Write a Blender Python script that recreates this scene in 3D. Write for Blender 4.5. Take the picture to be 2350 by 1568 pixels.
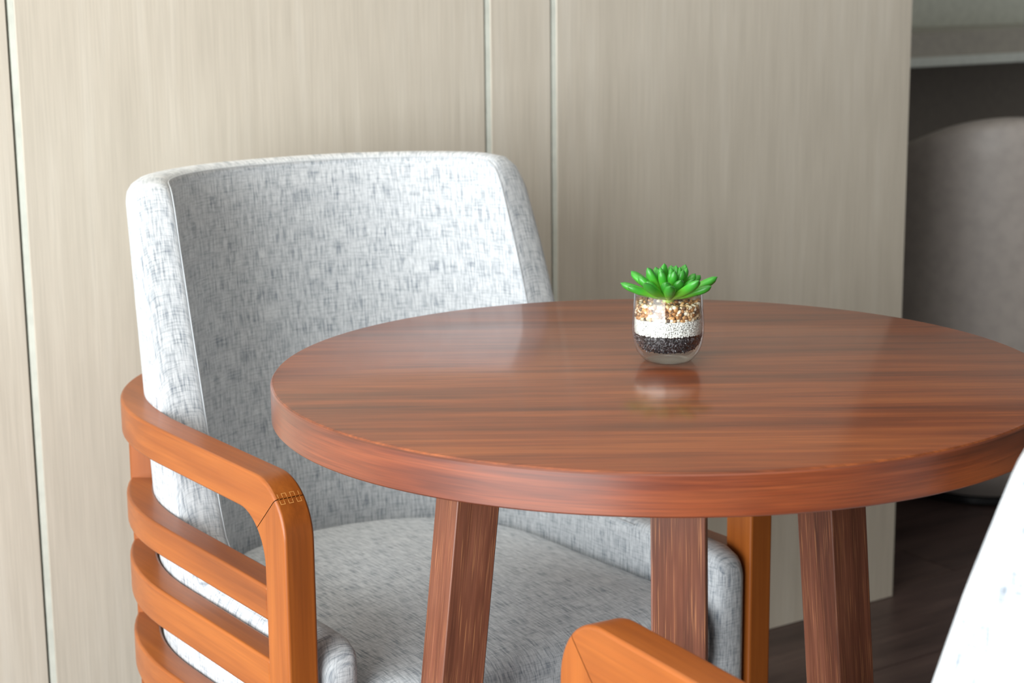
import bpy, bmesh, math, random
from math import sin, cos, pi, radians, sqrt, atan2, hypot
from mathutils import Vector, Matrix

for o in list(bpy.data.objects):
    bpy.data.objects.remove(o)
scene = bpy.context.scene
COL = scene.collection

# ------------------------------------------------------------------ camera
CAM_H = 1.137
cam_data = bpy.data.cameras.new('camera')
cam = bpy.data.objects.new('camera', cam_data)
COL.objects.link(cam)
cam_data.sensor_width = 36.0
cam_data.lens = 4212.8 / 2350 * 36.0
cam.location = (0, 0, CAM_H)
_p, _r = 0.2037, -0.0101
_F = Vector((0, cos(_p), -sin(_p)))
_R = Vector((1, 0, 0))
_U = _R.cross(_F)
_R2 = cos(_r) * _R + sin(_r) * _U
_U2 = -sin(_r) * _R + cos(_r) * _U
cam.rotation_euler = Matrix((_R2, _U2, -_F)).transposed().to_euler()
cam_data.clip_start = 0.05
cam_data.dof.use_dof = True
cam_data.dof.focus_distance = 1.72
cam_data.dof.aperture_fstop = 9.0
scene.camera = cam

# ------------------------------------------------------------------ world, lights, exposure
world = bpy.data.worlds.new('room_daylight')
scene.world = world
world.use_nodes = True
_bg = world.node_tree.nodes['Background']
_bg.inputs['Color'].default_value = (0.93, 0.97, 1.0, 1)
_bg.inputs['Strength'].default_value = 0.6

def area_light(name, loc, target, sx, sy, power, color):
    d = bpy.data.lights.new(name, 'AREA')
    d.shape = 'RECTANGLE'
    d.size, d.size_y = sx, sy
    d.energy = power
    d.color = color
    o = bpy.data.objects.new(name, d)
    COL.objects.link(o)
    o.location = loc
    o.rotation_euler = (Vector(target) - Vector(loc)).to_track_quat('-Z', 'Y').to_euler()
    return o

area_light('window_daylight', (-2.0, -1.2, 1.3), (0.1, 1.9, 1.25), 2.8, 2.55, 240, (0.96, 0.99, 1.0))
area_light('left_fill', (-3.1, 0.45, 1.3), (0.0, 1.8, 0.6), 1.6, 2.3, 65, (0.96, 0.99, 1.0))  # second light added on the left to lift the seat and table leg
area_light('overhead_fill', (-0.2, 1.75, 2.66), (-0.2, 1.75, 0.0), 1.6, 1.6, 15, (1.0, 0.97, 0.92))  # soft fill added overhead to brighten seat, table top and floor
_d = bpy.data.lights.new('warm_wall_spot', 'SPOT')
_d.energy = 46; _d.color = (1.0, 0.84, 0.60); _d.spot_size = radians(62); _d.spot_blend = 1.0; _d.shadow_soft_size = 0.12
_o = bpy.data.objects.new('warm_wall_spot', _d); COL.objects.link(_o)
_o.location = (-0.55, 2.12, 2.5)
_o.rotation_euler = (Vector((-0.60, 2.42, 1.75)) - Vector(_o.location)).to_track_quat('-Z', 'Y').to_euler()

scene.view_settings.view_transform = 'Standard'
scene.view_settings.look = 'None'
scene.view_settings.gamma = 1.0
scene.view_settings.use_curve_mapping = False
scene.view_settings.exposure = 0.06

# ------------------------------------------------------------------ helpers
def tag(o, label=None, cat=None, group=None, kind=None):
    if label: o['label'] = label
    if cat: o['category'] = cat
    if group: o['group'] = group
    if kind: o['kind'] = kind
    return o

def empty(name, loc=(0, 0, 0), rz=0.0):
    o = bpy.data.objects.new(name, None)
    COL.objects.link(o)
    o.location = loc
    o.rotation_euler = (0, 0, rz)
    o.empty_display_size = 0.1
    return o

def link_mesh(name, me, mat=None, parent=None):
    o = bpy.data.objects.new(name, me)
    COL.objects.link(o)
    if mat and not me.materials:
        me.materials.append(mat)
    if parent:
        o.parent = parent
    return o

def mesh(name, verts, faces, mat=None, parent=None, uvs=None, smooth=None, fix=True):
    me = bpy.data.meshes.new(name)
    me.from_pydata([tuple(v) for v in verts], [], faces)
    if uvs is not None:
        uvl = me.uv_layers.new(name='uv')
        if isinstance(uvs, dict):
            for p_, fu in zip(me.polygons, uvs['faces']):
                for li, c_ in zip(p_.loop_indices, fu): uvl.data[li].uv = c_
        else:
            for lp in me.loops:
                uvl.data[lp.index].uv = uvs[lp.vertex_index]
    if fix:
        bm = bmesh.new(); bm.from_mesh(me)
        bmesh.ops.recalc_face_normals(bm, faces=bm.faces)
        bm.to_mesh(me); bm.free()
    if smooth is not None:
        for p_ in me.polygons: p_.use_smooth = True
        if smooth < 179:
            me.set_sharp_from_angle(angle=radians(smooth))
    return link_mesh(name, me, mat, parent)

def bevel(o, w, seg=2):
    m = o.modifiers.new('bevel', 'BEVEL')
    m.width = w; m.segments = seg; m.limit_method = 'ANGLE'; m.angle_limit = radians(35)
    m.harden_normals = False
    for p_ in o.data.polygons: p_.use_smooth = True
    o.data.set_sharp_from_angle(angle=radians(50))
    return o

def box(name, lo, hi, mat, parent=None, bev=0.0):
    x0, y0, z0 = lo; x1, y1, z1 = hi
    v = [(x0,y0,z0),(x1,y0,z0),(x1,y1,z0),(x0,y1,z0),(x0,y0,z1),(x1,y0,z1),(x1,y1,z1),(x0,y1,z1)]
    f = [(0,3,2,1),(4,5,6,7),(0,1,5,4),(1,2,6,5),(2,3,7,6),(3,0,4,7)]
    o = mesh(name, v, f, mat, parent)
    if bev: bevel(o, bev)
    return o

def lathe(name, prof, n, mat, parent=None, smooth=40, closed=False):
    verts, faces, idx = [], [], []
    for (r, z) in prof:
        if r < 1e-6:
            idx.append([len(verts)] * n); verts.append((0, 0, z))
        else:
            idx.append(list(range(len(verts), len(verts) + n)))
            verts += [(r * cos(2*pi*k/n), r * sin(2*pi*k/n), z) for k in range(n)]
    rng = len(prof) if closed else len(prof) - 1
    for i in range(rng):
        a, b = idx[i], idx[(i + 1) % len(prof)]
        for k in range(n):
            q = [a[k], a[(k+1) % n], b[(k+1) % n], b[k]]
            q2 = []
            for t in q:
                if t not in q2: q2.append(t)
            if len(q2) > 2: faces.append(q2)
    return mesh(name, verts, faces, mat, parent, smooth=smooth)

def tube(name, pts, r, mat, parent=None, n=8, closed=False):
    verts, faces = [], []
    P = [Vector(p) for p in pts]; m = len(P)
    for i, p in enumerate(P):
        t = (P[min(i+1, m-1)] - P[max(i-1, 0)]).normalized()
        a = t.cross(Vector((0, 0, 1)))
        if a.length < 1e-3: a = Vector((1, 0, 0))
        a.normalize(); b = t.cross(a)
        for k in range(n):
            verts.append(p + r * (cos(2*pi*k/n) * a + sin(2*pi*k/n) * b))
    for i in range(m - 1):
        for k in range(n):
            faces.append((i*n+k, i*n+(k+1) % n, (i+1)*n+(k+1) % n, (i+1)*n+k))
    faces.append(tuple(range(n))[::-1]); faces.append(tuple((m-1)*n+k for k in range(n)))
    return mesh(name, verts, faces, mat, parent, smooth=60)

# ------------------------------------------------------------------ materials
def S(r, g, b):
    def f(c):
        c /= 255.0
        return c / 12.92 if c <= 0.04045 else ((c + 0.055) / 1.055) ** 2.4
    return (f(r), f(g), f(b), 1.0)

class NT:
    def __init__(self, name):
        self.m = bpy.data.materials.new(name)
        self.m.use_nodes = True
        self.t = self.m.node_tree
        self.b = self.t.nodes['Principled BSDF']
    def n(self, typ, **kw):
        nd = self.t.nodes.new(typ)
        for k, v in kw.items():
            if k.startswith('i_'):
                nd.inputs[k[2:].replace('_', ' ')].default_value = v
            else:
                setattr(nd, k, v)
        return nd
    def l(self, a, b):
        self.t.links.new(a, b)
    def coords(self, kind='Object', scale=(1, 1, 1), rot=(0, 0, 0), loc=(0, 0, 0)):
        tc = self.n('ShaderNodeTexCoord'); mp = self.n('ShaderNodeMapping')
        mp.inputs['Scale'].default_value = scale
        mp.inputs['Rotation'].default_value = rot
        mp.inputs['Location'].default_value = loc
        self.l(tc.outputs[kind], mp.inputs['Vector'])
        return mp.outputs['Vector']
    def noise(self, vec, scale=1.0, detail=3.0, rough=0.5, dist=0.0):
        nd = self.n('ShaderNodeTexNoise')
        nd.inputs['Scale'].default_value = scale
        nd.inputs['Detail'].default_value = detail
        nd.inputs['Roughness'].default_value = rough
        nd.inputs['Distortion'].default_value = dist
        self.l(vec, nd.inputs['Vector'])
        return nd.outputs['Fac']
    def ramp(self, fac, stops, interp='LINEAR'):
        nd = self.n('ShaderNodeValToRGB')
        nd.color_ramp.interpolation = interp
        el = nd.color_ramp.elements
        while len(el) < len(stops): el.new(0.5)
        for e, (p_, c) in zip(el, stops):
            e.position = p_
            e.color = c if hasattr(c, '__len__') else (c, c, c, 1)
        self.l(fac, nd.inputs['Fac'])
        return nd.outputs['Color']
    def mix(self, a, b, fac, mode='MIX'):
        nd = self.n('ShaderNodeMix', data_type='RGBA', blend_type=mode)
        for s, v in ((nd.inputs[6], a), (nd.inputs[7], b), (nd.inputs[0], fac)):
            if hasattr(v, 'default_value') or hasattr(v, 'links'): self.l(v, s)
            else: s.default_value = v
        return nd.outputs[2]
    def math(self, op, a, b=None):
        nd = self.n('ShaderNodeMath', operation=op)
        for s, v in ((nd.inputs[0], a), (nd.inputs[1], b)):
            if v is None: continue
            if hasattr(v, 'links'): self.l(v, s)
            else: s.default_value = v
        return nd.outputs[0]
    def bump(self, h, strength=0.3, dist=0.001):
        nd = self.n('ShaderNodeBump')
        nd.inputs['Strength'].default_value = strength
        nd.inputs['Distance'].default_value = dist
        self.l(h, nd.inputs['Height'])
        self.l(nd.outputs['Normal'], self.b.inputs['Normal'])
    def set(self, **kw):
        for k, v in kw.items():
            s = self.b.inputs[k.replace('_', ' ')]
            if hasattr(v, 'links'): self.l(v, s)
            else: s.default_value = v
        return self.m

def plain(name, col, rough=0.5, metal=0.0, **kw):
    t = NT(name)
    v = t.noise(t.coords(), 40, 2)
    c = t.mix(col, tuple(min(1, x * 0.88) for x in col[:3]) + (1,), t.ramp(v, [(0.35, 0.0), (0.7, 1.0)]))
    return t.set(Base_Color=c, Roughness=rough, Metallic=metal, **kw)

# fabric: heathered weave on UVs given in metres
def make_fabric():
    t = NT('grey_heather_fabric')
    wv = t.noise(t.coords('UV', (520, 42, 1)), 1.0, 2.0, 0.55)
    wh = t.noise(t.coords('UV', (42, 520, 1)), 1.0, 2.0, 0.55)
    fv = t.noise(t.coords('UV', (1500, 160, 1)), 1.0, 1.0)
    fh = t.noise(t.coords('UV', (160, 1500, 1)), 1.0, 1.0)
    blot = t.noise(t.coords('UV', (45, 45, 1)), 1.0, 3.0)
    a = t.ramp(wv, [(0.42, 0.0), (0.72, 1.0)])
    b = t.ramp(wh, [(0.46, 0.0), (0.74, 0.9)])
    ab = t.mix(a, b, 0.6, 'ADD')
    bl = t.ramp(blot, [(0.30, 0.60), (0.70, 1.0)])
    m_ = t.mix(ab, bl, 1.0, 'MULTIPLY')
    c = t.mix(S(207, 211, 214), S(120, 129, 139), m_)
    fine = t.ramp(t.math('MULTIPLY', fv, fh), [(0.12, 0.84), (0.36, 1.04)])
    c = t.mix(c, fine, 1.0, 'MULTIPLY')
    wx = t.n('ShaderNodeTexWave', wave_type='BANDS', bands_direction='X'); wx.inputs['Scale'].default_value = 300
    wy = t.n('ShaderNodeTexWave', wave_type='BANDS', bands_direction='Y'); wy.inputs['Scale'].default_value = 300
    uv = t.coords('UV')
    t.l(uv, wx.inputs['Vector']); t.l(uv, wy.inputs['Vector'])
    h = t.math('MULTIPLY', wx.outputs['Fac'], wy.outputs['Fac'])
    h = t.math('ADD', h, t.math('MULTIPLY', wv, 1.5))
    t.bump(h, 0.30, 0.0006)
    return t.set(Base_Color=c, Roughness=0.92, Sheen_Weight=0.15, Sheen_Roughness=0.5, Specular_IOR_Level=0.2)

def wood(name, cols, coord='Object', along='x', rot=0.0, rough=0.3, fig=1.0, coat=0.0, pore=None, coat_rough=0.12, fine_amt=0.5):
    """cols = dark, mid, light; grain runs along the named axis"""
    t = NT(name)
    def sc(l, c):
        return {'x': (l, c, c), 'y': (c, l, c), 'z': (c, c, l)}[along]
    R = (0, 0, rot)
    big = t.noise(t.coords(coord, sc(1.3 * fig, 11 * fig), R), 1.0, 4.0, 0.6, 0.7)
    mid = t.noise(t.coords(coord, sc(3 * fig, 55 * fig), R, (3, 1, 2)), 1.0, 3.0, 0.6, 0.3)
    fin = t.noise(t.coords(coord, sc(9 * fig, 420 * fig), R), 1.0, 2.0, 0.6)
    f = t.math('ADD', t.math('MULTIPLY', big, 0.55), t.math('MULTIPLY', mid, 0.45))
    c = t.ramp(f, [(0.36, cols[0]), (0.50, cols[1]), (0.64, cols[2])])
    fr = t.ramp(fin, [(0.35, 1.0 - 0.4 * fine_amt), (0.65, 1.0 + 0.12 * fine_amt)])
    c = t.mix(c, fr, 1.0, 'MULTIPLY')
    if pore:
        pn = t.noise(t.coords(coord, sc(14, 900), R, (1, 7, 5)), 1.0, 1.0)
        c = t.mix(c, pore, t.ramp(pn, [(0.59, 0.0), (0.70, 0.5)]))
    t.bump(fin, 0.06, 0.0004)
    t.b.inputs['Specular IOR Level'].default_value = 0.35
    return t.set(Base_Color=c, Roughness=rough, Coat_Weight=coat, Coat_Roughness=coat_rough)

M_FABRIC = make_fabric()
M_CHAIRWOOD = wood('orange_stained_beech', (S(126, 65, 24), S(146, 78, 28), S(164, 92, 35)), rough=0.40, fig=0.8, coat=0.12, along='y', fine_amt=0.25)
M_CHAIRPOST = wood('orange_stained_beech_upright', (S(126, 65, 24), S(146, 78, 28), S(164, 92, 35)), rough=0.40, fig=0.8, coat=0.12, along='z', fine_amt=0.25)
M_TABLE = wood('walnut_table_veneer', (S(88, 41, 18), S(122, 60, 27), S(146, 79, 37)), rot=radians(-4), rough=0.45, coat=0.5, coat_rough=0.13, fine_amt=0.7)
M_RIM = wood('walnut_edge_veneer', (S(86, 36, 16), S(118, 54, 25), S(142, 72, 36)), coord='UV', rough=0.30, coat=1.0, coat_rough=0.28, fig=1.4, fine_amt=0.7)
M_LEG = wood('walnut_leg_veneer', (S(88, 52, 40), S(116, 70, 52), S(136, 86, 66)), coord='UV', along='y', rough=0.34, pore=S(190, 130, 88), fine_amt=0.6)
M_WALL = wood('pale_oak_laminate', (S(189, 181, 167), S(196, 188, 174), S(203, 196, 183)), along='z', rough=0.45, fig=0.9, fine_amt=0.2)
M_TRIM = plain('pale_metal_trim', S(214, 218, 208), 0.35)
M_GROOVE = plain('dark_groove', S(60, 62, 56), 0.8)
M_FLOOR = wood('dark_brown_floor_wood', (S(56, 44, 42), S(76, 61, 58), S(94, 77, 72)), along='x', rough=0.38, fine_amt=0.8)
M_FLOORBASE = plain('dark_subfloor', S(30, 25, 24), 0.8)
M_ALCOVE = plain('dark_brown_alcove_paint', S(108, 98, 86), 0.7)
M_UPPER = plain('grey_green_panel', S(206, 208, 192), 0.35)
M_LEDGE = plain('taupe_ledge', S(166, 158, 142), 0.3)
M_CEIL = plain('off_white_ceiling', S(225, 222, 214), 0.9)
M_TUB = plain('grey_tub_leather', S(172, 164, 158), 0.45)
M_BLACK = plain('black_gloss_base', S(24, 25, 27), 0.25)

def make_glass():
    t = NT('clear_jar_glass')
    out = t.t.nodes['Material Output']
    tr = t.n('ShaderNodeBsdfTransparent'); tr.inputs['Color'].default_value = (0.97, 0.985, 0.98, 1)
    gl = t.n('ShaderNodeBsdfGlossy'); gl.inputs['Roughness'].default_value = 0.03
    lw = t.n('ShaderNodeLayerWeight'); lw.inputs['Blend'].default_value = 0.6
    fc = t.math('ADD', t.math('MULTIPLY', t.math('POWER', lw.outputs['Facing'], 3.5), 0.9), 0.035)
    mx = t.n('ShaderNodeMixShader')
    t.l(fc, mx.inputs[0]); t.l(tr.outputs[0], mx.inputs[1]); t.l(gl.outputs[0], mx.inputs[2])
    t.l(mx.outputs[0], out.inputs['Surface'])
    return t.m
M_GLASS = make_glass()

def pebbles_mat(name, stops, rough):
    t = NT(name)
    g = t.n('ShaderNodeNewGeometry')
    c = t.ramp(g.outputs['Random Per Island'], stops)
    return t.set(Base_Color=c, Roughness=rough)
M_PEB = pebbles_mat('tan_pebbles', [(0.0, S(70, 52, 38)), (0.22, S(168, 112, 62)), (0.5, S(214, 160, 100)), (0.75, S(232, 200, 160)), (1.0, S(245, 232, 212))], 0.4)
M_WHITE = pebbles_mat('white_gravel', [(0.0, S(226, 224, 220)), (1.0, S(252, 252, 250))], 0.6)
M_BLK = pebbles_mat('black_gravel', [(0.0, S(28, 27, 30)), (0.7, S(58, 56, 60)), (1.0, S(112, 108, 112))], 0.28)

def make_leaf_mat():
    t = NT('green_succulent_leaf')
    tc = t.n('ShaderNodeTexCoord'); sp = t.n('ShaderNodeSeparateXYZ')
    t.l(tc.outputs['UV'], sp.inputs[0])
    c = t.ramp(sp.outputs[1], [(0.0, S(196, 222, 104)), (0.30, S(128, 200, 62)), (0.7, S(62, 160, 44)), (1.0, S(48, 130, 44))])
    oi = t.n('ShaderNodeObjectInfo')
    v = t.ramp(oi.outputs['Random'], [(0.0, 0.78), (1.0, 1.1)])
    c = t.mix(c, v, 1.0, 'MULTIPLY')
    return t.set(Base_Color=c, Roughness=0.38, Subsurface_Weight=0.12, Subsurface_Scale=0.004)
M_LEAF = make_leaf_mat()

# ------------------------------------------------------------------ the setting
WALL_ANG = radians(33.4)
CORNER = Vector((0.688, 3.177, 0))            # free right-hand end of the panelled wall, on the floor
WD = Vector((cos(WALL_ANG), sin(WALL_ANG), 0))   # along the wall, to the right
WN = Vector((-WD.y, WD.x, 0))                 # into the wall (away from the room)
ROOM_H = 2.7

def in_wall(o):
    o.location = CORNER; o.rotation_euler = (0, 0, WALL_ANG); return o

# panelled wall: local x along the wall (0 at the free end), y into the wall
wall = in_wall(box('wall_back', (-3.6, 0.024, 0), (-0.002, 0.10, ROOM_H), M_GROOVE))
tag(wall, kind='structure')
joints = [-1.571, -0.867, -0.750]
edges = [-3.2] + joints + [0.0]
GAP = 0.011
for i in range(4):
    x0 = edges[i] + (GAP if i else 0)
    x1 = edges[i + 1]
    p_ = box('wall_panel', (x0, 0.0, 0.0), (x1, 0.0238, ROOM_H), M_WALL)
    p_.parent = wall
    bevel(p_, 0.0008, 1)
for j in joints:
    p_ = box('joint_trim', (j + 0.0034, 0.001, 0.0), (j + GAP - 0.0002, 0.0238, ROOM_H), M_TRIM)
    p_.parent = wall
# return side of the wall block and the alcove behind it
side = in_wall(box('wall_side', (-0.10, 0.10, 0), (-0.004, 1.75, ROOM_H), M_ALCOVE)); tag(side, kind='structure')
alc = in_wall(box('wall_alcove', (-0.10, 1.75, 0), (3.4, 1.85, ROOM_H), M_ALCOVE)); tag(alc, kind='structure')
up = box('upper_panel', (-0.004, 1.70, 0.935), (3.39, 1.748, 2.2), M_UPPER); up.parent = alc
ld = box('ledge', (-0.004, 1.42, 0.838), (3.39, 1.75, 0.935), M_LEDGE, bev=0.004); ld.parent = alc
le = box('ledge_edge', (-0.004, 1.412, 0.838), (3.39, 1.422, 0.866), M_TRIM, bev=0.003); le.parent = alc

ceil = box('unseen_ceiling', (-3.4, -1.6, ROOM_H), (3.6, 6.2, ROOM_H + 0.06), M_CEIL); tag(ceil, kind='structure')  # out-of-view ceiling, added to cut world light on upward faces
wr = box('unseen_wall_right', (2.75, -1.6, 0), (2.85, 4.2, ROOM_H), M_ALCOVE); tag(wr, kind='structure')  # out-of-view wall, added to block world light from the right
floor = box('floor', (-3.4, -1.6, -0.06), (3.6, 6.2, -0.012), M_FLOORBASE)
tag(floor, kind='structure')
PL_W, PL_L = 0.14, 1.2
plank = None
random.seed(4)
row = 0
y = -2.2
while y < 1.75:
    x = -2.4 - random.random() * PL_L
    while x < 2.4:
        c = CORNER + WD * (x + PL_L / 2) + WN * (y + PL_W / 2)
        if -2.6 < c.x < 2.6 and 0.5 < c.y < 5.3:
            if plank is None:
                plank = box('floor_plank', (-PL_L/2 + 0.0008, -PL_W/2 + 0.0008, -0.012), (PL_L/2 - 0.0008, PL_W/2 - 0.0008, 0.0), M_FLOOR)
                o = plank
            else:
                o = plank.copy(); COL.objects.link(o)
            o.parent = floor
            o.location = (c.x, c.y, random.uniform(-0.0006, 0.0))
            o.rotation_euler = (0, 0, WALL_ANG + (pi if random.random() < 0.5 else 0))
        x += PL_L
    y += PL_W

# ------------------------------------------------------------------ armchair
CW = 0.636 / 2                       # half width over the arm posts
def sgnpow(v, e): return math.copysign(abs(v) ** e, v)

def u_path(a, b, n, cv, v_end, m_arc=48, straight=None):
    """plan curve (x, v) from own-right front round the back to own-left front"""
    pts = []
    st = straight or [v_end + (cv - v_end) * k / 8 for k in range(8)]
    for v in st: pts.append((a, v))
    for k in range(m_arc + 1):
        t = pi * k / m_arc
        pts.append((a * sgnpow(cos(t), 2 / n), cv + b * abs(sin(t)) ** (2 / n)))
    for v in reversed(st): pts.append((-a, v))
    return pts

def normals2(pts):
    out = []
    for i in range(len(pts)):
        p0, p1 = pts[max(0, i-1)], pts[min(len(pts)-1, i+1)]
        dx, dy = p1[0]-p0[0], p1[1]-p0[1]; L = hypot(dx, dy) or 1
        out.append((dy / L, -dx / L))
    return out

CV = 0.292
def shell_top(v):
    """height of the upholstered shell by plan depth of its inner face"""
    prof = [(-0.2, 0.474), (0.235, 0.476), (0.262, 0.481), (0.283, 0.492), (0.297, 0.512), (0.306, 0.545),
            (0.316, 0.60), (0.332, 0.69), (0.352, 0.79), (0.370, 0.868), (0.377, 0.885), (0.387, 0.893), (0.41, 0.896), (0.60, 0.893)]
    for (a, za), (b, zb) in zip(prof, prof[1:]):
        if a <= v <= b: return za + (zb - za) * (v - a) / (b - a)
    return 0.893

def build_chair(root):
    # --- upholstered shell, thickness T, wrapping sides and back
    T = 0.05
    A, B, N = 0.2835 - T, 0.240, 2.3
    pts = []
    vs = [0.0, 0.004, 0.012, 0.03, 0.06, 0.10, 0.15, 0.20, 0.23, 0.25, 0.262, 0.272, 0.283]
    right = [(A, v) for v in vs]
    ts = []
    # dense where the wing edge climbs
    vv = [CV + 0.0001 + (0.392 - CV) * k / 22 for k in range(23)]
    arc = []
    for v in vv:
        s_ = ((v - CV) / B) ** (N / 2)
        arc.append(math.asin(min(1, s_)))
    last = arc[-1]
    for k in range(1, 21):
        arc.append(last + (pi / 2 - last) * k / 20)
    half = [(A * sgnpow(cos(t), 2 / N), CV + B * abs(sin(t)) ** (2 / N)) for t in arc]
    rp = right + half
    pts = rp + [(-x, v) for x, v in reversed(rp[:-1])]
    nrm = normals2(pts)
    Z0 = 0.29
    rows = 14
    ri, ro = 0.010, 0.024
    verts, uvs, faces = [], [], []
    s = 0.0
    crease = []
    ncol = None
    zone_uv = []
    steep = []
    tops = [shell_top(v) for _, v in pts]
    for i, ((x, v), (nx, nv)) in enumerate(zip(pts, nrm)):
        if i: s += hypot(x - pts[i-1][0], v - pts[i-1][1])
        # round off the front ends: pull the thickness in close to the end
        endd = v if abs(x) >= A - 1e-6 and v < 0.1 else 1
        q = min(1.0, endd / 0.028)
        sh_t = 0.45 + 0.55 * sqrt(max(0.0, 1 - (1 - q) ** 2))
        zt = shell_top(v) - 0.022 * (1 - sqrt(max(0.0, 1 - (1 - min(1, endd / 0.045)) ** 2)))
        wgt = min(1.0, max(0.0, (v - 0.12) / 0.2))
        def P(off, z):
            sft = 0.048 * max(0.0, (z - 0.45) / 0.445) * wgt
            mid = T / 2
            off = mid + (off - mid) * sh_t
            return (x + nx * off, -(v + nv * off + sft), z)
        col = []
        cu = 0.0
        for k in range(rows + 1):
            z = Z0 + (zt - ri - Z0) * k / rows
            col.append((P(0.0, z), z))
        for k in range(1, 4):
            th = (pi / 2) * k / 3
            col.append((P(ri * (1 - cos(th)), zt - ri + ri * sin(th)), zt - ri + ri * th))
        col.append((P(T * 0.36, zt + 0.001), zt + 0.012))
        for k in range(0, 5):
            th = (pi / 2) * k / 4
            col.append((P(T - ro + ro * sin(th), zt - ro + ro * cos(th)), zt + 0.02 + ro * th))
        for k in range(1, rows + 1):
            z = zt - ro + (Z0 - zt + ro) * k / rows
            col.append((P(T, z), zt + 0.02 + ro * pi / 2 + (zt - ro - z)))
        crease.append(P(-0.0004, zt - ri * 0.45))
        ncol = len(col)
        i0, i1 = max(0, i - 1), min(len(pts) - 1, i + 1)
        ds = hypot(pts[i1][0] - pts[i0][0], pts[i1][1] - pts[i0][1]); dz = tops[i1] - tops[i0]
        al = atan2(dz, ds)
        steep.append(abs(al) > 0.6)
        zu = []
        for k, (pt, w) in enumerate(col):
            verts.append(pt)
            across = 0.0 if k <= rows else (k - rows) * 0.007
            e_s = (-1 if i < len(pts) / 2 else 1) * T / 2 * (1 - sh_t)
            zu.append(((s + e_s, w if k <= rows else zt), (s - sin(al) * across, zt + cos(al) * across), (s + 1.0 + e_s, pt[2]), (5.0 + across, zt)))
        zone_uv.append(zu)
    npt = len(pts)
    fuv = []
    zone = lambda k: 0 if k < rows else (1 if k < ncol - rows - 1 else 2)
    for i in range(npt - 1):
        for k in range(ncol - 1):
            a = i * ncol + k
            faces.append((a, a + 1, a + ncol + 1, a + ncol))
            z_ = zone(k)
            if z_ == 1 and steep[i] and steep[i + 1]: z_ = 3
            fuv.append([zone_uv[i][k][z_], zone_uv[i][k + 1][z_], zone_uv[i + 1][k + 1][z_], zone_uv[i + 1][k][z_]])
        fuv.append([(0, 0), (0, .05), (.01, .05), (.01, 0)])
        faces.append((i * ncol + ncol - 1, i * ncol, (i + 1) * ncol, (i + 1) * ncol + ncol - 1))
    faces.append(tuple(range(ncol)))
    faces.append(tuple((npt - 1) * ncol + k for k in range(ncol)))
    for fc in faces[-2:]: fuv.append([(verts[q][0] + (0 if verts[q][0] > 0 else 0.3), verts[q][2]) for q in fc])
    shell = mesh('upholstered_back', verts, faces, M_FABRIC, root, {'faces': fuv}, smooth=50)
    tube('piping', crease[6:-6], 0.0007, M_FABRIC, shell, n=6)

    # --- seat cushion
    As, Bs = A - 0.003, B - 0.003
    out = []
    vf, cr = -0.025, 0.055
    for k in range(7):
        th = (pi / 2) * k / 6
        out.append((As - cr + cr * sin(th), vf + cr - cr * cos(th)))
    out = [(As * 0.25, vf), (As * 0.5, vf)] + out + [(As, 0.06), (As, 0.12), (As, 0.18), (As, 0.24)]
    for k in range(0, 13):
        t = (pi / 2) * k / 12
        out.append((As * cos(t) ** (2 / N) if k < 12 else 0.0, CV + Bs * sin(t) ** (2 / N)))
    full = [(0.0, vf)] + out + [(-x, v) for x, v in reversed(out[:-1])]
    m = len(full); cx, cvv = 0.0, 0.25
    rings = [(1.0, 0.0, 0.30), (1.0, 0.0, 0.37)]
    verts, uvs, faces = [], [], []
    def ring(scale_in, z):
        for (x, v) in full:
            d = hypot(x - cx, v - cvv)
            k = (d - scale_in) / d
            verts.append((cx + (x - cx) * k, -(cvv + (v - cvv) * k), z(k, v) if callable(z) else z))
    prof = [(0.012, 0.30), (0.004, 0.33), (0.0, 0.36), (0.0, 0.385), (0.003, 0.40), (0.010, 0.412), (0.022, 0.420), (0.04, 0.4245)]
    for si, z in prof:
        ring(si, z)
    for f_ in (0.80, 0.6, 0.4, 0.2):
        for (x, v) in full:
            verts.append((cx + (x - cx) * f_, -(cvv + (v - cvv) * f_), 0.4245 + 0.013 * (1 - (f_ / 0.85) ** 2)))
    nr = len(prof) + 4
    verts.append((cx, -cvv, 0.4385))
    for r_ in range(nr - 1):
        for k in range(m):
            a, b = r_ * m + k, r_ * m + (k + 1) % m
            faces.append((a, b, b + m, a + m))
    for k in range(m):
        faces.append(((nr - 1) * m + k, (nr - 1) * m + (k + 1) % m, nr * m))
    faces.append(tuple(range(m)))
    for (x, y_, z) in verts:
        dz = 0.42 - z
        uvs.append((x + (dz if abs(x) > As - 0.03 else 0) + 3.0, y_ + (dz if y_ > 0.0 else 0)))
    mesh('seat_cushion', verts, faces, M_FABRIC, root, uvs, smooth=60)
    box('seat_frame', (-0.20, -0.44, 0.245), (0.20, -0.01, 0.299), M_CHAIRWOOD, root, bev=0.004)

    # --- top rail with mitred bend into the front legs
    TW, TD = 0.0335, 0.0434
    ZA, RH = 0.65, 0.041
    AR, BR, NR_, CR = CW, 0.338, 2.2, 0.290
    RO, RI = 0.058, 0.052
    def bend(th):
        """th 0 = rail side, pi/2 = leg side: outer point, inner point in (v, z)"""
        o_ = (RO - RO * sin(th), ZA - RO + RO * cos(th))
        ci = (TD + RI, ZA - RH - RI)
        i_ = (ci[0] - RI * sin(th), ci[1] + RI * cos(th))
        return o_, i_
    rail = u_path(AR, BR, NR_, CR, 0.105, 56, [0.105 + (CR - 0.105) * k / 5 for k in range(5)])
    nr2 = normals2(rail)
    secs = []
    SEAM = 0.0003
    ths = [pi / 4 * (1 - k / 6) for k in range(7)]
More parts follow.
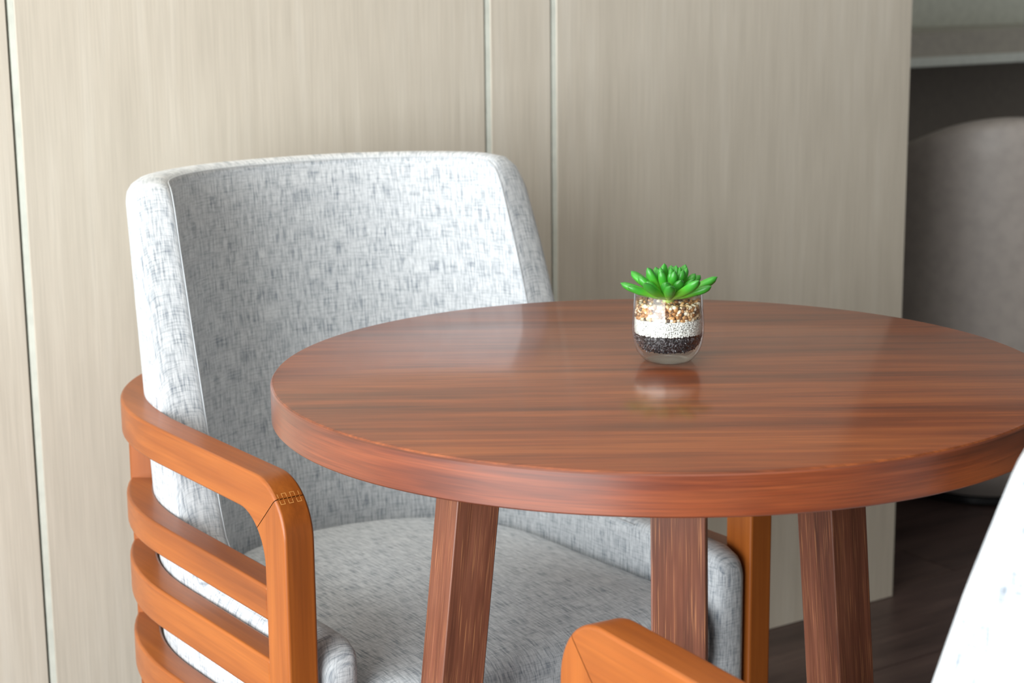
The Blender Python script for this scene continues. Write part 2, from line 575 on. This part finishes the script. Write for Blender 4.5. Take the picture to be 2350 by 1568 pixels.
    for side_ in (1,):
        for th in ths:
            o_, i_ = bend(th)
            sh_ = SEAM if th > pi / 4 - 1e-6 else 0
            secs.append([(AR, o_[0] + sh_, o_[1] + sh_), (AR - TW, o_[0] + sh_, o_[1] + sh_), (AR - TW, i_[0] + sh_, i_[1] + sh_), (AR, i_[0] + sh_, i_[1] + sh_)])
    for (x, v), (nx, nv) in zip(rail, nr2):
        xi, vi = x - nx * TW, v - nv * TW
        secs.append([(x, v, ZA), (xi, vi, ZA), (xi, vi, ZA - RH), (x, v, ZA - RH)])
    for th in reversed(ths):
        o_, i_ = bend(th)
        sh_ = SEAM if th > pi / 4 - 1e-6 else 0
        secs.append([(-AR, o_[0] + sh_, o_[1] + sh_), (-AR + TW, o_[0] + sh_, o_[1] + sh_), (-AR + TW, i_[0] + sh_, i_[1] + sh_), (-AR, i_[0] + sh_, i_[1] + sh_)])
    def sweep(name, secs, mat, caps=(True, True)):
        verts = [(x, -v, z) for s_ in secs for (x, v, z) in s_]
        faces = []
        for i in range(len(secs) - 1):
            for k in range(4):
                a, b = i * 4 + k, i * 4 + (k + 1) % 4
                faces.append((a, b, b + 4, a + 4))
        e = (len(secs) - 1) * 4
        if caps[0]: faces.append((0, 1, 2, 3))
        if caps[1]: faces.append((e, e + 1, e + 2, e + 3))
        o = mesh(name, verts, faces, mat, root)
        bevel(o, 0.0036, 3)
        o.modifiers['bevel'].harden_normals = True
        return o
    sweep('arm_rail', secs, M_CHAIRWOOD, (False, False))
    # front legs
    for sd in (1, -1):
        ls = []
        for k in range(7):
            th = pi / 4 + pi / 4 * k / 6
            o_, i_ = bend(th)
            sh_ = -SEAM if k == 0 else 0
            ls.append([(sd * AR, o_[0] + sh_, o_[1] + sh_), (sd * (AR - TW), o_[0] + sh_, o_[1] + sh_), (sd * (AR - TW), i_[0] + sh_, i_[1] + sh_), (sd * AR, i_[0] + sh_, i_[1] + sh_)])
        for z in (0.45, 0.0):
            td = TD if z > 0.1 else 0.036
            ls.append([(sd * AR, 0.0, z), (sd * (AR - TW), 0.0, z), (sd * (AR - TW), td, z), (sd * AR, td, z)])
        fleg = sweep('front_leg', ls, M_CHAIRPOST, (False, True))
        # finger joint showing on the bend: slim light glue lines
        fj_v, fj_f = [], []
        def strip(u0, u1, t0, t1):
            b0 = len(fj_v)
            for (u_, t_) in ((u0, t0), (u1, t0), (u1, t1), (u0, t1)):
                o_, _i = bend(t_)
                fj_v.append((sd * (AR - u_), -(o_[0] - 0.0002 * sin(t_)), o_[1] + 0.0002 * cos(t_)))
            fj_f.append((b0, b0 + 1, b0 + 2, b0 + 3))
        m4 = pi / 4
        us = [0.0045, 0.009, 0.0135, 0.018, 0.0225, 0.027]
        tt = 0.0007
        lo_, hi_ = m4 - 0.10, m4 + 0.10
        for q, u_ in enumerate(us):
            strip(u_, u_ + tt, lo_, hi_)
            if q < len(us) - 1:
                e_ = hi_ if q % 2 == 0 else lo_
                strip(u_, us[q+1] + tt, e_ - 0.006, e_ + 0.006)
        mesh('finger_joint', fj_v, fj_f, M_JOINT, fleg, fix=False)
    # --- slats
    for (z1, z0) in ((0.5375, 0.502), (0.461, 0.4165), (0.368, 0.325)):
        a_ = AR - 0.0015
        path = u_path(a_, BR - 0.0015, NR_, CR, TD, 56, [TD + (CR - TD) * k / 6 for k in range(6)])
        nn = normals2(path)
        sl = []
        for (x, v), (nx, nv) in zip(path, nn):
            xi, vi = x - nx * 0.0315, v - nv * 0.0315
            sl.append([(x, v, z1), (xi, vi, z1), (xi, vi, z0), (x, v, z0)])
        sweep('slat', sl, M_CHAIRWOOD)
    # --- rear legs, between the slats
    for sd in (1, -1):
        t = radians(40)
        px, pv = (AR - 0.017) * cos(t) ** (2 / NR_), CR + (BR - 0.017) * sin(t) ** (2 / NR_)
        tx, tv = -sin(t), cos(t)
        nx, nv = cos(t), sin(t)
        h1, h2 = 0.024, 0.0145
        ls = []
        for z in (ZA - RH, 0.0):
            ls.append([(sd * (px + tx * a + nx * b), pv + tv * a + nv * b, z) for a, b in ((-h1, -h2), (h1, -h2), (h1, h2), (-h1, h2))])
        sweep('rear_leg', ls, M_CHAIRPOST)

M_JOINT = plain('pale_glue_line', S(214, 150, 84), 0.4)

A1 = radians(-54.97)
O1 = Vector((-0.2198, 1.6826, 0))
L1 = Vector((-sin(A1), cos(A1), 0))
chair1 = empty('armchair', O1 + L1 * CW, A1 - pi / 2)
tag(chair1, 'grey fabric armchair with slatted orange wood arms between the table and panelled wall', 'armchair', 'armchairs at the round table')
build_chair(chair1)

def copy_tree(o, parent=None):
    c = o.copy(); COL.objects.link(c); c.parent = parent
    for ch in list(o.children): copy_tree(ch, c)
    return c
chair2 = copy_tree(chair1)
A2 = 2.085
O2 = Vector((0.034, 1.3467, 0))
L2 = Vector((-sin(A2), cos(A2), 0))
chair2.location = O2 - L2 * CW
chair2.rotation_euler = (0, 0, A2 - pi / 2)
tag(chair2, 'nearest armchair, cut off at lower right, showing an orange arm and white fabric wing', 'armchair', 'armchairs at the round table')

# ------------------------------------------------------------------ round table
TC = Vector((0.1426, 1.742, 0)); TR = 0.375; TZ = 0.75; TT = 0.037
table = empty('round_table', TC)
tag(table, 'round reddish brown wooden table with three splayed legs, holding the succulent jar', 'table')
lathe('table_top', [(0, TZ - TT), (TR - 0.0012, TZ - TT), (TR - 0.0012, TZ - 0.0020), (TR - 0.0022, TZ - 0.0006), (TR - 0.0042, TZ), (0, TZ)], 200, M_TABLE, table, smooth=30)
# edge band with its own grain
bv, bf, bu = [], [], []
n = 200
for k in range(n + 1):
    t = 2 * pi * k / n
    for (r_, z) in ((TR - 0.0012, TZ - TT - 0.0001), (TR, TZ - TT + 0.0012), (TR, TZ - 0.0032), (TR - 0.0012, TZ - 0.0020)):
        bv.append((r_ * cos(t), r_ * sin(t), z)); bu.append((t * TR, z))
for k in range(n):
    for j in range(3):
        a = k * 4 + j
        bf.append((a, a + 4, a + 5, a + 1))
mesh('edge_band', bv, bf, M_RIM, table, bu, smooth=20, fix=False)

def table_leg(x_top, y_top, x_bot, y_bot, ang, s=0.048):
    h = s / 2
    vs = []
    for (x, y_, z) in ((x_top, y_top, TZ - TT), (x_bot, y_bot, 0.0)):
        for (a, b) in ((-h, -h), (h, -h), (h, h), (-h, h)):
            vs.append((x + a * cos(ang) - b * sin(ang) - TC.x, y_ + a * sin(ang) + b * cos(ang) - TC.y, z))
    fs = [(0,1,2,3), (4,7,6,5), (0,4,5,1), (1,5,6,2), (2,6,7,3), (3,7,4,0)]
    fu = []
    for q, fc in enumerate(fs):
        if q < 2: fu.append([(0, 0), (s, 0), (s, s), (0, s)])
        else:
            o_ = x_top * 3 + q * 0.31
            fu.append([(o_, TZ), (o_, 0), (o_ + s, 0), (o_ + s, TZ)])
    o = mesh('leg', vs, fs, M_LEG, table, {'faces': fu}, fix=False)
    bevel(o, 0.0012, 2)
table_leg(-0.036, 1.70, -0.106, 1.70, radians(28), 0.046)
table_leg(0.146, 1.56, 0.148, 1.487, radians(-8))
table_leg(0.306, 1.742, 0.362, 1.765, radians(36))

# ------------------------------------------------------------------ glass jar, gravel and succulent
PC = Vector((0.154, 1.774, TZ + 0.0003))
JH = 0.069
outer = [(0, 0.0), (0.0205, 0.0), (0.0235, 0.0012), (0.0272, 0.0048), (0.0312, 0.0105), (0.0340, 0.019), (0.0354, 0.0285), (0.0355, 0.037), (0.0349, 0.048), (0.0339, 0.060), (0.0335, JH - 0.0008)]
inner = [(0.0328, JH), (0.0320, JH - 0.0008), (0.0322, 0.060), (0.0332, 0.048), (0.0337, 0.037), (0.0334, 0.0285), (0.0316, 0.0205), (0.0275, 0.0145), (0.021, 0.0110), (0.012, 0.0092), (0, 0.0088)]
jar = lathe('glass_jar', outer + inner, 96, M_GLASS, None, smooth=60)
jar.location = PC
tag(jar, 'small clear rounded glass jar standing on the round table', 'jar')

def r_in(z):
    pr = sorted([(z_, r_) for r_, z_ in inner[1:]])
    for (a, ra), (b, rb) in zip(pr, pr[1:]):
        if a <= z <= b: return ra + (rb - ra) * (z - a) / (b - a)
    return 0.032

def ico(sub):
    bm = bmesh.new(); bmesh.ops.create_icosphere(bm, subdivisions=sub, radius=1)
    v = [p_.co.copy() for p_ in bm.verts]; f = [[q.index for q in fc.verts] for fc in bm.faces]
    bm.free(); return v, f

def gravel(name, z0, z1, size, elong, sub, mat, seed, layers=2, wob=0.0, smooth=None):
    rnd = random.Random(seed)
    bv_, bf_ = ico(sub)
    V, Fc = [], []
    def add(p_, r_):
        q = Matrix.Rotation(rnd.uniform(0, 6.28), 3, Vector((rnd.uniform(-1, 1), rnd.uniform(-1, 1), rnd.uniform(-1, 1))).normalized())
        sc = Vector((r_ * elong * rnd.uniform(0.9, 1.15), r_ * rnd.uniform(0.8, 1.1), r_ * rnd.uniform(0.75, 1.1)))
        b0 = len(V)
        for v in bv_:
            V.append(p_ + q @ Vector((v.x * sc.x, v.y * sc.y, v.z * sc.z)))
        for f in bf_: Fc.append([i + b0 for i in f])
    step = size * 1.55
    z = z0
    while z <= z1 + 1e-6:
        for ly in range(layers):
            R_ = r_in(z) - size * 1.05 - ly * size * 1.4
            if R_ < 0.002: continue
            cnt = max(3, int(2 * pi * R_ / step))
            off = rnd.random() * 6
            for k in range(cnt):
                t = off + 2 * pi * (k + rnd.uniform(-0.3, 0.3)) / cnt
                zz = z + rnd.uniform(-0.45, 0.45) * size + wob * sin(3 * t + seed) * (1 if z > (z0 + z1) / 2 else 0)
                add(Vector((R_ * cos(t), R_ * sin(t), zz)), size * rnd.uniform(0.75, 1.15))
        z += size * 1.45
    # filled top surface
    for k in range(int(2.2 * (0.030 / (size * 2)) ** 2)):
        rr = 0.029 * sqrt(rnd.random()); t = rnd.random() * 6.283
        add(Vector((rr * cos(t), rr * sin(t), z1 + rnd.uniform(-0.8, 0.3) * size)), size * rnd.uniform(0.8, 1.15))
    # core that closes the heap
    k0 = len(V); ns = 24
    zc = [z0 + (z1 - z0) * i / 4 for i in range(5)]
    for z in zc:
        rc = max(0.001, r_in(z) - size * 2.6)
        for k in range(ns): V.append(Vector((rc * cos(2*pi*k/ns), rc * sin(2*pi*k/ns), z)))
    for i in range(4):
        for k in range(ns):
            Fc.append([k0 + i*ns + k, k0 + i*ns + (k+1) % ns, k0 + (i+1)*ns + (k+1) % ns, k0 + (i+1)*ns + k])
    Fc.append([k0 + k for k in range(ns)][::-1]); Fc.append([k0 + 4*ns + k for k in range(ns)])
    o = mesh(name, V, Fc, mat, None, fix=False, smooth=smooth)
    o.location = PC
    return o
tag(gravel('black_gravel', 0.0125, 0.0275, 0.00105, 2.3, 1, M_BLK, 3, 2), 'glossy black gravel in the bottom of the glass jar', 'gravel', kind='stuff')
tag(gravel('white_gravel', 0.0295, 0.0430, 0.00125, 1.15, 1, M_WHITE, 5, 2, wob=0.0006), 'white gravel in the middle of the glass jar', 'gravel', kind='stuff')
tag(gravel('tan_pebbles', 0.0455, 0.0575, 0.0020, 1.12, 2, M_PEB, 7, 2, wob=0.0006, smooth=180), 'tan and brown pebbles at the top of the glass jar', 'pebbles', kind='stuff')

def leaf_mesh(name, L, W, Tk, curl, tipsharp=1.0):
    V, Fc, uv = [], [], []
    nr_, ns = 12, 10
    for i in range(nr_ + 1):
        t = i / nr_
        prof = (0.40 + 0.60 * sin(pi * min(1, t * 0.62 + 0.06))) * (1.0 if t < 0.70 else sqrt(max(0.0, 1 - ((t - 0.70) / 0.30) ** 2.3)))
        x = L * t
        zc = curl * L * t * t
        for k in range(ns):
            a = 2 * pi * k / ns
            zz = sin(a) * Tk / 2 * prof
            if zz > 0: zz *= 0.65
            V.append((x, cos(a) * W / 2 * prof, zc + zz)); uv.append((k / ns, t))
    for i in range(nr_):
        for k in range(ns):
            Fc.append((i*ns+k, i*ns+(k+1) % ns, (i+1)*ns+(k+1) % ns, (i+1)*ns+k))
    Fc.append(tuple(range(ns))[::-1])
    me = bpy.data.meshes.new(name); me.from_pydata(V, [], Fc)
    l_ = me.uv_layers.new(name='uv')
    for lp in me.loops: l_.data[lp.index].uv = uv[lp.vertex_index]
    for p_ in me.polygons: p_.use_smooth = True
    me.materials.append(M_LEAF)
    return me
SB = PC + Vector((0, 0, 0.062))
succ = empty('succulent', SB)
tag(succ, 'bright green succulent rosette with plump pointed leaves, growing out of the glass jar', 'plant')
lathe('stem', [(0, -0.008), (0.005, -0.008), (0.006, 0.0), (0.004, 0.010), (0, 0.013)], 16, M_LEAF, succ, smooth=60)
big_leaf = leaf_mesh('leaf', 0.0465, 0.0125, 0.0100, 0.06)
mid_leaf = leaf_mesh('leaf', 0.0315, 0.0118, 0.0098, 0.08)
tall_leaf = leaf_mesh('leaf', 0.0345, 0.0098, 0.0085, 0.05)
small_leaf = leaf_mesh('leaf', 0.030, 0.0082, 0.0074, 0.04)
rnd = random.Random(11)
rings = [(11, 19, big_leaf, 0.1, 0.001), (9, 36, mid_leaf, 0.3, 0.002), (9, 57, tall_leaf, 0.0, 0.001), (7, 70, small_leaf, 0.2, 0.003), (4, 82, small_leaf, 0.5, 0.004)]
for (cnt, el, me, ph, z0) in rings:
    for k in range(cnt):
        az = 2 * pi * (k + rnd.uniform(-0.12, 0.12)) / cnt + ph
        o = bpy.data.objects.new('leaf', me); COL.objects.link(o); o.parent = succ
        e_ = radians(el + rnd.uniform(-6, 6))
        o.rotation_euler = Matrix((Vector((cos(e_) * cos(az), cos(e_) * sin(az), sin(e_))), Vector((-sin(az), cos(az), 0)), Vector((-sin(e_) * cos(az), -sin(e_) * sin(az), cos(e_))))).transposed().to_euler()
        o.location = (0.004 * cos(az), 0.004 * sin(az), z0)
        sc = rnd.uniform(0.9, 1.06); o.scale = (sc, sc * rnd.uniform(0.92, 1.05), sc)

# ------------------------------------------------------------------ tub chair in the alcove
tub = empty('tub_chair', (1.03, 3.90, 0))
tag(tub, 'grey rounded tub chair with black base in the dim recess beside the panelled wall', 'chair')
lathe('base', [(0, 0.0), (0.168, 0.0), (0.176, 0.006), (0.176, 0.018), (0.15, 0.03), (0, 0.03)], 64, M_BLACK, tub, smooth=40)
def tub_shell():
    R0, T = 0.285, 0.07
    V, Fc = [], []
    na = 72
    rowsz = 14
    a0 = radians(264)
    def top(d):   # d angle from the back centre
        return 0.56 + 0.265 * (0.5 + 0.5 * cos(min(pi, abs(d) * 1.25))) ** 0.8
    ncol = None
    for i in range(na + 1):
        d = -radians(140) + radians(280) * i / na
        ang = a0 + d
        zt = top(d)
        col = []
        for k in range(rowsz + 1):      # outside, from the bottom up
            t = k / rowsz
            z = 0.022 + (zt - 0.02 - 0.022) * t
            r_ = R0 - 0.11 * max(0, 1 - (z - 0.022) / 0.13) ** 2
            col.append((r_, z))
        for k in range(1, 6):
            th = pi * k / 6
            col.append((R0 - T / 2 + T / 2 * cos(th), zt - 0.02 + 0.022 * sin(th)))
        for k in range(rowsz + 1):
            t = 1 - k / rowsz
            z = 0.36 + (zt - 0.02 - 0.36) * t
            col.append((R0 - T, z))
        ncol = len(col)
        V += [(r_ * cos(ang), r_ * sin(ang), z) for r_, z in col]
    for i in range(na):
        for k in range(ncol - 1):
            a = i * ncol + k
            Fc.append((a, a + ncol, a + ncol + 1, a + 1))
    Fc.append(tuple(range(ncol))); Fc.append(tuple(na * ncol + k for k in range(ncol)))
    return mesh('shell', V, Fc, M_TUB, tub, smooth=50)
tub_shell()
lathe('seat_cushion', [(0, 0.30), (0.19, 0.30), (0.212, 0.33), (0.212, 0.39), (0.19, 0.42), (0, 0.43)], 48, M_TUB, tub, smooth=40)
lathe('seat_body', [(0, 0.028), (0.16, 0.028), (0.205, 0.15), (0.213, 0.30), (0, 0.30)], 48, M_TUB, tub, smooth=40)
